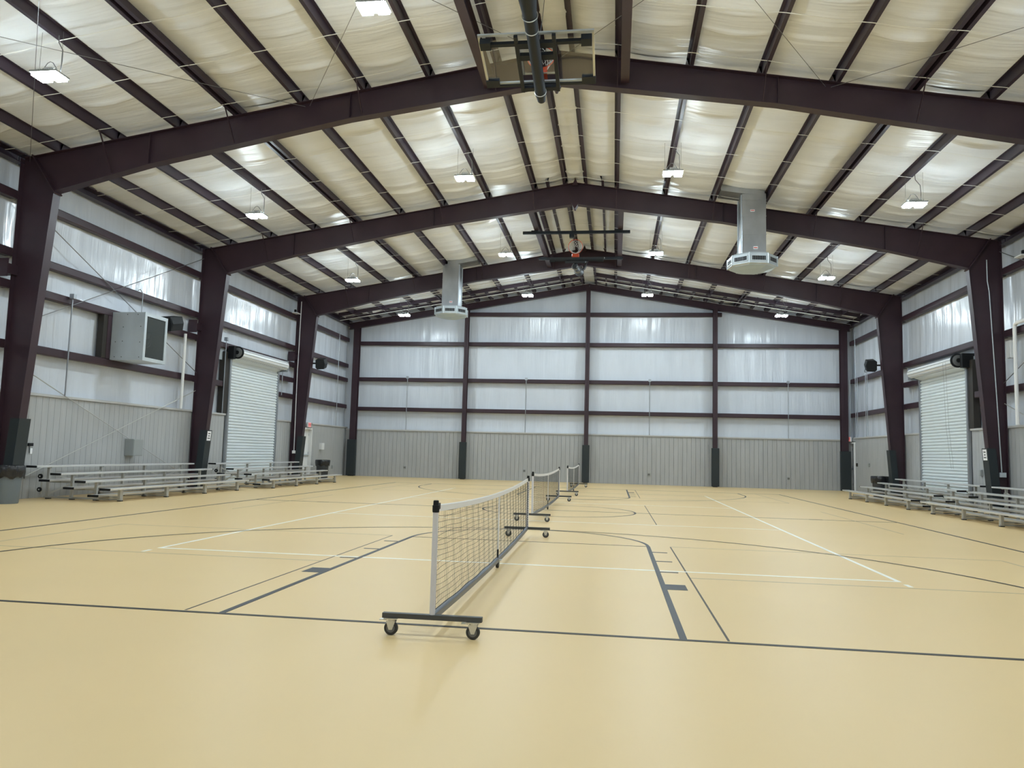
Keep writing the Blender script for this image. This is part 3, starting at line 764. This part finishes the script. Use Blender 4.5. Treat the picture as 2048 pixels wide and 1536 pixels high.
# ------------------------------------------------------------------ ducts with octagonal diffusers
def duct(loc, ztop, sgn, lab):
    X, Y = loc; t = thing('air_diffuser', lab, 'air duct', (X, Y, 6.62), 'sheet metal drops with octagonal diffusers')
    z0, z1 = 6.68, 7.06; R = 0.68; o8 = math.pi/8 + 0.12
    MB().bbox(X-0.33, X+0.33, Y-0.33, Y+0.33, z1, ztop, 0.006).build('duct_drop', M_GALV, t)
    for z in (7.62, 8.15, 8.62):
        if z < ztop-0.1: MB().box(X-0.338, X+0.338, Y-0.338, Y+0.338, z-0.008, z+0.008).build('duct_seam', M_GALV, t)
    body = MB().lathe([(R*0.86, z0+0.02), (R, z0+0.06), (R, z1-0.05), (R*0.90, z1)], (X, Y), 8, o8).build('diffuser_body', M_GALVL, t)
    MB().lathe([(0.02, z0-0.06), (R*0.55, z0-0.045), (R*0.90, z0+0.022), (R*0.9, z0+0.03)], (X, Y), 8, o8).build('bottom_pan', M_PAN, t)
    ap = R*math.cos(math.pi/8); half = R*math.sin(math.pi/8)
    for k in range(8):
        a = o8 + math.pi/8 + k*math.pi/4; nx, ny = math.cos(a), math.sin(a); tx, ty = -ny, nx
        c = Vector((X+nx*(ap+0.002), Y+ny*(ap+0.002), (z0+z1)/2+0.005))
        def quad(w0, w1, h0, h1, d0, d1):
            return [c + Vector((tx, ty, 0))*w_ + Vector((0,0,1))*h_ + Vector((nx, ny, 0))*d_ for d_ in (d0, d1) for (w_, h_) in ((w0,h0),(w1,h0),(w1,h1),(w0,h1))]
        FS = [(0,3,2,1),(4,5,6,7),(0,1,5,4),(1,2,6,5),(2,3,7,6),(3,0,4,7)]
        g = MB().add(quad(-half*0.72, half*0.72, -0.06, 0.06, -0.01, 0.004), FS).build('grille_opening', M_DARKIN, t)
        mb = MB()
        for (w0, w1, h0, h1) in ((-half*0.80, half*0.80, 0.06, 0.085), (-half*0.80, half*0.80, -0.085, -0.06), (-half*0.80, -half*0.72, -0.06, 0.06), (half*0.72, half*0.80, -0.06, 0.06)): mb.add(quad(w0, w1, h0, h1, 0, 0.018), FS)
        mb.build('grille_frame', M_GALVL, g)
        for j in range(-3, 4): MB().add(quad(j*half*0.19-0.003, j*half*0.19+0.003, -0.06, 0.06, 0.004, 0.014), FS).build('vane', M_GALV, g)
    for k in range(8):
        a = o8 + k*math.pi/4
        MB().tube([(X+math.cos(a)*(R+0.003), Y+math.sin(a)*(R+0.003), z0+0.05), (X+math.cos(a)*(R+0.003), Y+math.sin(a)*(R+0.003), z1-0.04)], 0.02, 6).build('corner_trim', M_GALVL, t)
    # branch boot at the ceiling
    mb = MB()
    pa, pb = sorted((math.copysign(4.20, X), math.copysign(5.40, X)))
    mb.prism([(pa, zt(pa)+0.16), (pb, zt(pb)+0.16), (pb, zt(pb)-0.01), (pa, zt(pa)-0.01)], 'y', Y-0.30, Y+0.36)
    mb.build('branch_boot', M_GALV, t)
    lb = MB().box(X-0.02, X+0.10, Y-0.336, Y-0.331, 7.20, 7.28).build('label_plate', M_PAPER, t); MB().box(X-0.01, X+0.09, Y-0.338, Y-0.336, 7.225, 7.255).build('label_print', M_RED, lb)
    if sgn > 0: lb = MB().box(X-0.10, X+0.02, Y-0.336, Y-0.331, 8.28, 8.34).build('label_plate', M_PAPER, t); MB().box(X-0.09, X+0.01, Y-0.338, Y-0.336, 8.30, 8.325).build('label_print', M_RED, lb)
    for s in (-1, 1):
        MB().tube([(X-sgn*0.345, Y+s*0.30, z1), (X-sgn*0.345, Y+s*0.30, ztop-0.02)], 0.014, 6).build('corner_angle', M_GALVL, t)
    return t
duct((5.10, 16.05), zt(5.1)+0.02, 1, 'right galvanised duct drop with octagonal diffuser, in front of the middle frame')
duct((-5.25, 23.60), zt(5.25)+0.02, -1, 'left galvanised duct drop with octagonal diffuser, in front of the farthest frame')

# ------------------------------------------------------------------ roll-up doors (part of the setting)
def roll_door(name, s, y0, y1, zc):
    X = 12.02
    d = struct(MB().box(min(s*(X+0.04), s*(X+0.06)), max(s*(X+0.04), s*(X+0.06)), y0-0.02, y1+0.02, 0.0, zc).build(name, M_SLAT))
    hgt = 0.104; n = int((zc-0.08)/hgt); L = y1-y0
    pr = [(0, 0), (-s*0.004, 0.006), (-s*0.036, 0.022), (-s*0.046, 0.048), (-s*0.040, 0.074), (-s*0.012, 0.096), (0, 0.100)]
    me = MB().prism([(a, b) for a, b in pr], 'y', 0, L).mesh('slat', M_SLAT, smooth=True)
    for i in range(n): put(me, 'slat', d, (s*(X+0.04), y0, 0.08+i*hgt))
    MB().bbox(min(s*(X-0.01), s*(X+0.04)), max(s*(X-0.01), s*(X+0.04)), y0, y1, 0.0, 0.08, 0.006).build('bottom_bar', M_GALVL, d)
    for y in (y0, y1):
        sg = -1 if y == y0 else 1
        a, b = sorted((y-sg*0.02, y+sg*0.09))
        MB().box(min(s*(X-0.03), s*(X+0.06)), max(s*(X-0.03), s*(X+0.06)), a, b, 0, zc+0.05).build('guide_rail', M_GALV, d)
        MB().box(min(s*(X+0.01), s*(X+0.20)), max(s*(X+0.01), s*(X+0.20)), *sorted((y+sg*0.09, y+sg*(0.09+(0.30 if sg < 0 else 0.06)))), 2.43 if sg < 0 else 0, zc+0.25).build('door_jamb', M_STEEL if sg > 0 else M_BLACKLINE, d)
    # drum with faceted curtain
    cx, cz, r = s*(X-0.22), zc+0.24, 0.175
    pts = [(cx + r*math.cos(2*math.pi*k/11), cz + r*math.sin(2*math.pi*k/11)) for k in range(11)]
    dr = MB().prism(pts, 'y', y0+0.10, y1+0.12).build('drum', M_WHITE, d)
    for k in range(11):
        a = 2*math.pi*k/11
        MB().bar((cx+(r+0.004)*math.cos(a), y0+0.10, cz+(r+0.004)*math.sin(a)), (cx+(r+0.004)*math.cos(a), y1+0.12, cz+(r+0.004)*math.sin(a)), 0.014, 0.014).build('drum_rib', M_GALV, dr)
    MB().prism([(s*(X+0.03), zc-0.02), (s*(X+0.05), zc-0.02), (cx-s*r*0.55, cz-r*0.80), (cx-s*r*0.70, cz-r*0.68)], 'y', y0+0.02, y1-0.02).build('curtain_lead', M_SLAT, d)
    # end plate, chain wheel, operator
    MB().bbox(min(s*(X-0.36), s*(X+0.16)), max(s*(X-0.36), s*(X+0.16)), y1+0.12, y1+0.14, zc-0.0, zc+0.44, 0.004).build('end_plate', M_GALV, d)
    wh = MB().disc((cx, y0+0.03, cz+0.02), 0.22, 'y', 0.06, 28).build('chain_wheel', M_BLACK, d, True)
    MB().disc((cx, y0-0.005, cz+0.02), 0.17, 'y', 0.05, 24).build('wheel_face', M_HUB, wh, True)
    MB().disc((cx, y0-0.03, cz+0.02), 0.07, 'y', 0.06, 18).build('wheel_boss', M_BLACK, wh, True)
    MB().bbox(min(s*(X-0.20), s*(X+0.16)), max(s*(X-0.20), s*(X+0.16)), y0-0.22, y0-0.06, zc+0.02, zc+0.46, 0.008).build('mounting_bracket', M_BLACK, d)
    MB().box(min(s*(X+0.12), s*(X+0.18)), max(s*(X+0.12), s*(X+0.18)), y0-0.75, y0-0.22, zc-0.05, zc+0.36).build('operator_panel', M_GALVL, d)
    for dy in ((1.2, 2.0) if s > 0 else ()):
        MB().tube([(cx-s*0.25, y0+dy*0.25, cz), (cx-s*0.20, y0+dy*0.25, 2.5), (cx-s*0.12, y0+dy*0.2, 1.2)], 0.003, 5).build('hand_chain', M_CABLE, d)
    return d
roll_door('door_1', -1, 18.98, 22.74, 4.32)
roll_door('door_2', 1, 19.10, 22.66, 4.28)

# personnel doors
def man_door(name, s, y0, y1, h):
    d = struct(MB().box(min(s*12.16, s*12.21), max(s*12.16, s*12.21), y0+0.06, y1-0.06, 0.01, h-0.06).build(name, M_WHITE))
    for a, b in ((y0, y0+0.07), (y1-0.07, y1)): MB().bbox(min(s*12.02, s*12.235), max(s*12.02, s*12.235), a, b, 0, h, 0.005).build('door_frame', M_WHITE, d)
    MB().bbox(min(s*12.02, s*12.235), max(s*12.02, s*12.235), y0+0.07, y1-0.07, h-0.07, h, 0.005).build('door_frame', M_WHITE, d)
    MB().bbox(min(s*12.09, s*12.16), max(s*12.09, s*12.16), y0+0.10, y1-0.10, 0.98, 1.05, 0.01).build('push_bar', M_GALVL, d)
    for z in (0.3, 1.1, 1.9): MB().box(min(s*12.14, s*12.17), max(s*12.14, s*12.17), y1-0.085, y1-0.065, z-0.05, z+0.05).build('hinge', M_GALV, d)
man_door('door_3', -1, 25.62, 26.52, 2.20)
man_door('door_4', 1, 30.26, 31.02, 2.22)
for s, y, z, lab in ((-1, 26.0, 2.33, 'small red exit sign above the white door on the left wall'), (1, 30.72, 2.36, 'small red exit sign above the white door in the right corner')):
    t = thing('exit_sign', lab, 'sign', (s*12.0, y, z), 'exit signs')
    MB().bbox(min(s*11.95, s*12.02), max(s*11.95, s*12.02), y-0.16, y+0.16, z-0.11, z+0.11, 0.008).build('housing', M_WHITE, t)
    MB().box(min(s*11.944, s*11.951), max(s*11.944, s*11.951), y-0.145, y+0.145, z-0.095, z+0.095).build('face', M_EXIT, t)
    cu = bpy.data.curves.new('exit_text', 'FONT'); cu.body = 'EXIT'; cu.size = 0.13; cu.align_x = 'CENTER'; cu.align_y = 'CENTER'; cu.extrude = 0.002
    to = bpy.data.objects.new('lettering', cu); COL.objects.link(to)
    to.rotation_euler = (math.pi/2, 0, math.pi/2 if s < 0 else -math.pi/2); to.location = (s*11.94, y, z)
    bpy.context.view_layer.update(); dg = bpy.context.evaluated_depsgraph_get(); me2 = bpy.data.meshes.new_from_object(to.evaluated_get(dg)); mw = to.matrix_world.copy()
    bpy.data.objects.remove(to)
    me2.transform(Matrix.Translation(-Vector((s*12.0, y, z))) @ mw); me2.materials.clear(); me2.materials.append(M_RED)
    lo = bpy.data.objects.new('lettering', me2); COL.objects.link(lo); lo.parent = t

# ------------------------------------------------------------------ fan box on the left wall
t = thing('fan_box', 'square sheet metal fan box with dark screened front, high on the left wall', 'fan box', (-11.6, 13.1, 3.5))
x0, x1, y0, y1, z0, z1 = -12.03, -11.10, 12.60, 13.62, 3.52, 4.80
mb = MB(); th = 0.015
mb.box(x0, x1, y0, y0+th, z0, z1).box(x0, x1, y1-th, y1, z0, z1).box(x0, x1, y0+th, y1-th, z0, z0+th).box(x0, x1, y0+th, y1-th, z1-th, z1)
mb.build('casing', M_GALVL, t)
MB().box(x0, x0+0.01, y0+th, y1-th, z0+th, z1-th).build('back_panel', M_DARKIN, t)
for (a, b, c, d_) in ((y0-0.005, y0+0.09, z0-0.005, z1+0.005), (y1-0.09, y1+0.005, z0-0.005, z1+0.005), (y0+0.09, y1-0.09, z0-0.005, z0+0.09), (y0+0.09, y1-0.09, z1-0.09, z1+0.005)):
    MB().box(x1-0.02, x1+0.012, a, b, c, d_).build('front_frame', M_GALVL, t)
MB().box(x1-0.012, x1-0.008, y0+0.08, y1-0.08, z0+0.08, z1-0.08).build('wire_screen', M_SCREEN, t)
hub = MB().disc((-11.55, 13.10, 4.16), 0.09, 'x', 0.16, 18).build('fan_hub', M_GALV, t, True)
for k in range(4):
    a = k*math.pi/2+0.4; c = Vector((-11.52, 13.10, 4.16)); u = Vector((0, math.cos(a), math.sin(a)))
    MB().bar(c+u*0.07, c+u*0.44, 0.20, 0.012, (1, 0.5*math.sin(a), -0.5*math.cos(a))).build('fan_blade', M_GALV, hub)
for rr in (0.12, 0.20): MB().tube([(-11.30, 13.05+rr*math.cos(2*math.pi*k/24), 4.12+rr*math.sin(2*math.pi*k/24)) for k in range(24)], 0.005, 5, closed=True).build('motor_guard', M_ZINC, t)
MB().bbox(-11.36, -11.22, 12.78, 12.90, 3.62, 3.86, 0.02).build('yellow_motor_tag', M_YELLOW, t)
for (xx, zz) in ((-11.9, 3.6), (-11.7, 3.6), (-11.2, 3.6), (-11.9, 4.0), (-11.7, 4.02), (-11.2, 4.0), (-11.7, 4.4), (-11.2, 4.42), (-11.6, 4.74), (-11.3, 4.74)):
    MB().disc((xx, y0-0.004, zz), 0.012, 'y', 0.008, 8).build('rivet', M_DARKIN, t)
# framing beside the box
MB().box(-12.2, -12.03, 12.26, 12.42, 3.54, 4.68).build('opening_jamb', M_BLACKLINE, wall_left)
MB().box(-12.2, -12.02, 12.42, 12.58, 3.54, 4.68).build('opening_jamb', M_STEEL, wall_left)
MB().box(-12.2, -12.03, 13.66, 13.80, 3.54, 4.68).build('opening_jamb', M_STEEL, wall_left)

# ------------------------------------------------------------------ loudspeakers
def speaker(c, yaw, lab, arm=0.40):
    t = thing('loudspeaker', lab, 'speaker', c, 'black wall loudspeakers')
    prof = [(-0.17, -0.15), (-0.10, -0.22), (0.17, -0.20), (0.21, 0.0), (0.17, 0.20), (-0.10, 0.22), (-0.17, 0.17)]
    b = MB().prism(prof, 'x', -0.34, 0.34); 
    def lb(mb_, nm, m_, par, sm=False):
        o = bpy.data.objects.new(nm, mb_.mesh(nm, m_, (0,0,0), sm)); COL.objects.link(o); o.parent = par; return o
    lb(b, 'cabinet', M_BLACK, t)
    lb(MB().prism([(0.172, -0.19), (0.222, 0.0), (0.172, 0.19), (0.165, 0.19), (0.205, 0.0), (0.165, -0.19)], 'x', -0.30, 0.30), 'grille', M_BLACK, t)
    lb(MB().bar((0, -0.15, 0), (0, -arm, 0.0), 0.06, 0.06).bar((-0.12, -0.16, 0), (0.12, -0.16, 0), 0.05, 0.08), 'bracket', M_BLACK, t)
    t.rotation_euler = (math.radians(0), math.radians(12), yaw)
    return t
speaker((-11.62, 14.62, 4.84), -math.pi/2+0.06, 'black loudspeaker on the left wall just behind the metal fan box')
speaker((-11.08, 24.80, 4.90), -math.pi/2+0.2, 'black loudspeaker beside the left leg of the farthest frame')
s3 = speaker((11.08, 24.85, 5.06), math.pi/2-0.2, 'black loudspeaker beside the right leg of the farthest frame'); s3.rotation_euler = (0, math.radians(-12), math.pi/2-0.2)

# ------------------------------------------------------------------ bins
def bin_(c, r0, r1, h, m, lab, bag=True):
    t = thing('trash_can', lab, 'trash can', (c[0], c[1], 0), 'trash cans')
    MB().lathe([(r0-0.01, 0.0), (r0, 0.02), (r1-0.015, h-0.10), (r1-0.015, h-0.04), (r1+0.015, h-0.035), (r1+0.02, h), (r1-0.02, h), (r1-0.03, h-0.05), (r0-0.03, 0.03)], c, 28).build('body', m, t, True)
    if bag:
        mb = MB(); n = 36; vs = []; fs = []; prof = [(r1-0.03, h-0.12), (r1-0.015, h+0.012), (r1+0.012, h+0.016), (r1+0.032, h-0.01), (r1+0.028, h-0.12), (r1+0.012, h-0.24)]
        for i, (r, z) in enumerate(prof):
            for k in range(n):
                a = 2*math.pi*k/n; wob = 0.008*math.sin(k*2.4+i) if i > 2 else 0; zz = z + (0.03*math.sin(k*1.3) if i == len(prof)-1 else 0)
                vs.append((c[0]+(r+wob)*math.cos(a), c[1]+(r+wob)*math.sin(a), zz))
        for i in range(len(prof)-1):
            for k in range(n): fs.append((i*n+k, i*n+(k+1) % n, (i+1)*n+(k+1) % n, (i+1)*n+k))
        mb.add(vs, fs).build('bin_bag', M_BAG, t, True)
    return t
bin_((-11.36, 8.72), 0.235, 0.285, 0.78, M_BINGREY, 'grey trash can with black bag at the left edge of the picture')
bin_((-11.45, 26.45), 0.24, 0.29, 0.80, M_BINDARK, 'dark trash can behind the far left bleacher near the white door')
bin_((11.40, 25.05), 0.24, 0.30, 0.80, M_BINDARK, 'dark trash can on the right beside the farthest frame leg')

# ------------------------------------------------------------------ wall items
def box_on_wall(name, s, y0, y1, z0, z1, dep, m, lab, cat, extra=None, base=12.075):
    t = thing(name, lab, cat, (s*base, (y0+y1)/2, (z0+z1)/2))
    MB().bbox(min(s*(base-dep), s*base), max(s*(base-dep), s*base), y0, y1, z0, z1, 0.006).build('body', m, t)
    MB().bbox(min(s*(base-dep-0.012), s*(base-dep)), max(s*(base-dep-0.012), s*(base-dep)), y0+0.012, y1-0.012, z0+0.012, z1-0.012, 0.004).build('cover', m, t)
    if extra: extra(t)
    return t
box_on_wall('electrical_enclosure', -1, 13.55, 13.98, 0.98, 1.44, 0.26, M_BOXGREY, 'grey electrical enclosure on the left siding above the nearest bleacher', 'electrical box')
box_on_wall('paper_dispenser', -1, 27.50, 27.80, 1.26, 1.56, 0.13, M_WHITE, 'white dispenser on the left siding above the dark trash can', 'dispenser')
box_on_wall('switch_box', -1, 29.15, 29.27, 0.36, 0.52, 0.04, M_BOXGREY, 'small grey outlet low on the left siding near the far corner', 'outlet')
box_on_wall('switch_box', 1, 29.93, 30.03, 1.13, 1.28, 0.05, M_BLACKLINE, 'dark wall switch beside the white door on the right', 'switch')
box_on_wall('switch_box', 1, 28.30, 28.42, 1.13, 1.28, 0.05, M_BOXGREY, 'grey wall switch on the right siding above the far trash can', 'switch')
box_on_wall('switch_box', 1, 18.32, 18.46, 1.02, 1.20, 0.05, M_BOXGREY, 'grey switch box on the siding left of the roll-up door on the right wall', 'switch')
# hook with hanging bits near the left frame leg
t = thing('wall_hook', 'small dark clip with white tag hanging on the left siding by the nearest frame leg', 'hook', (-12.07, 10.10, 1.2))
MB().bbox(-12.07, -12.03, 10.04, 10.18, 1.20, 1.27, 0.006).build('plate', M_BLACK, t)
MB().tube([(-12.05, 10.07, 1.2), (-12.03, 10.06, 1.12), (-12.04, 10.08, 1.04)], 0.008, 6).build('cord', M_BLACK, t)
MB().bbox(-12.06, -12.04, 10.11, 10.17, 1.02, 1.15, 0.006).build('tag', M_PAPER, t)

def conduit(pts, r, m, lab, boxes=(), group='wall conduits', dims=(0.06, 0.05, 0.06)):
    t = thing('conduit', lab, 'conduit', pts[0], group)
    MB().tube(pts, r, 8).build('pipe', m, t, True)
    for b in boxes: MB().bbox(b[0]-dims[0], b[0]+dims[0], b[1]-dims[1], b[1]+dims[1], b[2]-dims[2], b[2]+dims[2], 0.006).build('junction_box', m, t)
    return t
conduit([(-11.96, 10.97, 4.80), (-11.96, 10.97, 2.43)], 0.018, M_GALV, 'grey conduit with box on the left wall between nearest frame leg and fan box', [(-11.95, 10.97, 4.88)])
conduit([(-11.99, 18.52, 4.95), (-11.99, 18.52, 2.43)], 0.016, M_GALV, 'grey conduit on the left wall beside the dark door jamb', [(-11.99, 18.52, 4.98)])
conduit([(-12.0, 13.55, 5.60), (-11.93, 13.55, 5.62), (-11.85, 13.55, 5.5), (-11.85, 13.55, 4.80)], 0.012, M_GALV, 'thin conduit dropping into the top of the fan box')
conduit([(-12.0, 29.25, 7.0), (-12.0, 29.30, 2.43)], 0.016, M_GALV, 'thin grey conduit on the left wall near the far corner')
conduit([(-11.97, 23.05, 4.4), (-11.97, 23.05, 3.4)], 0.014, M_GALV, 'short grey conduit right of the left roll-up door')
for y, z, lab in ((29.86, 7.2, 'tall grey conduit on the right wall, reaching above the middle girt'), (29.62, 5.1, 'third grey conduit from the right corner column, just right of the tall one'), (28.48, 5.25, 'fourth grey conduit from the right corner column, topped with a box'), (28.28, 5.25, 'grey conduit on the right wall closest to the farthest frame leg'), (30.66, 5.1, 'thin conduit closest to the right corner column above the exit sign')):
    conduit([(12.0, y, z), (12.0, y, 2.43)], 0.016, M_GALV, lab, [(12.0, y, z)] if z == 5.25 else ())
for x, lab in ((-8.96, 'leftmost conduit on the far end wall'), (-3.0, 'conduit on the far end wall left of the middle column'), (2.94, 'conduit on the far end wall right of the middle column'), (9.30, 'rightmost conduit on the far end wall')):
    conduit([(x, 30.80, 4.90), (x, 30.80, 2.345)], 0.018, M_GALV, 'grey vertical ' + lab, [(x, 30.80, 4.95)], 'conduits on the far end wall')
    ot = thing('outlet', {'l': 'small low outlet below the ' + lab}['l'], 'outlet', (x, 30.90, 0.48), 'outlets on the far end wall')
    MB().bbox(x-0.06, x+0.06, 30.865, 30.905, 0.42, 0.55, 0.006).build('plate', M_BOXGREY, ot)
    for dx in (-0.025, 0.025): MB().box(x+dx-0.012, x+dx+0.012, 30.860, 30.866, 0.45, 0.52).build('socket', M_BLACKLINE, ot)
conduit([(-11.84, YC-0.12, 7.45), (-11.86, YC-0.12, 4.8), (-11.87, YC-0.12, 4.6), (-11.84, YC-0.12, 1.2)], 0.016, M_PVC, 'white conduit on the left leg of the farthest frame', [(-11.84, YC-0.12, 1.14)], dims=(0.07, 0.03, 0.06))
conduit([(11.62, YB-0.12, 7.1), (11.62, YB-0.12, 6.5), (11.66, YB-0.12, 6.2), (11.76, YB-0.12, 3.5), (11.84, YB-0.12, 1.15)], 0.014, M_GALVL, 'grey conduit with outlet box on the right leg of the middle frame', [(11.86, YB-0.12, 1.08)], dims=(0.085, 0.03, 0.065))
conduit([(-11.94, 15.93, 4.75), (-11.94, 15.93, 2.43)], 0.045, M_PVC, 'thick white plastic pipe on the left wall beside the middle frame leg', group='white plastic pipes')
conduit([(11.93, 15.4, 5.16), (11.93, 15.85, 5.16), (11.93, 15.97, 5.12), (11.93, 16.0, 5.0), (11.93, 16.0, 2.43)], 0.05, M_PVC, 'thick white plastic pipe at the right edge of the picture', group='white plastic pipes')
# small lamps fixed on the upper girts
for s, y, z, lab in ((-1, 23.95, 6.92, 'small white emergency light on the upper girt of the left wall'), (1, 15.5, 6.90, 'small white emergency light on the upper girt at the right edge')):
    t = thing('emergency_light', lab, 'light fixture', (s*11.95, y, z), 'small wall lights')
    MB().bbox(min(s*11.82, s*12.03), max(s*11.82, s*12.03), y-0.18, y+0.18, z-0.04, z, 0.01).build('lens_tray', M_WHITE, t)
    MB().bbox(min(s*11.93, s*12.01), max(s*11.93, s*12.01), y-0.04, y+0.04, z, z+0.14, 0.01).build('driver', M_BLACK, t)
box_on_wall('pipe_insulation_box', 1, 16.50, 16.74, 4.30, 4.78, 0.10, M_WHITE, 'white box on the right wall behind the middle frame leg', 'wall box', base=12.16)

# paper notices on the pads of the middle frame
for s in (-1, 1):
    lab = 'white paper notice on the left leg pad of the middle frame' if s < 0 else 'white paper notice on the right leg pad of the middle frame'
    k = (11.15-11.66)/6.88; z0, z1 = 1.47, 1.77
    xa = lambda z: s*(11.66 + k*z - 0.064)
    t = thing('paper_notice', lab, 'notice', (xa(z0), YB, z0), 'paper notices')
    def sheet(ya, yb, za, zb_, off, m, nm):
        vs = [(xa(z)-s*o_, y, z) for o_ in (off-0.002, off) for (y, z) in ((ya, za), (yb, za), (yb, zb_), (ya, zb_))]
        return MB().add(vs, [(0,3,2,1),(4,5,6,7),(0,1,5,4),(1,2,6,5),(2,3,7,6),(3,0,4,7)]).build(nm, m, t)
    sheet(YB-0.115, YB+0.115, z0, z1, 0.004, M_PAPER, 'sheet')
    for (hw, zc) in ((0.062, 1.695), (0.045, 1.62), (0.075, 1.545)): sheet(YB-hw, YB+hw, zc-0.016, zc+0.016, 0.0055, M_INK, 'print_line')
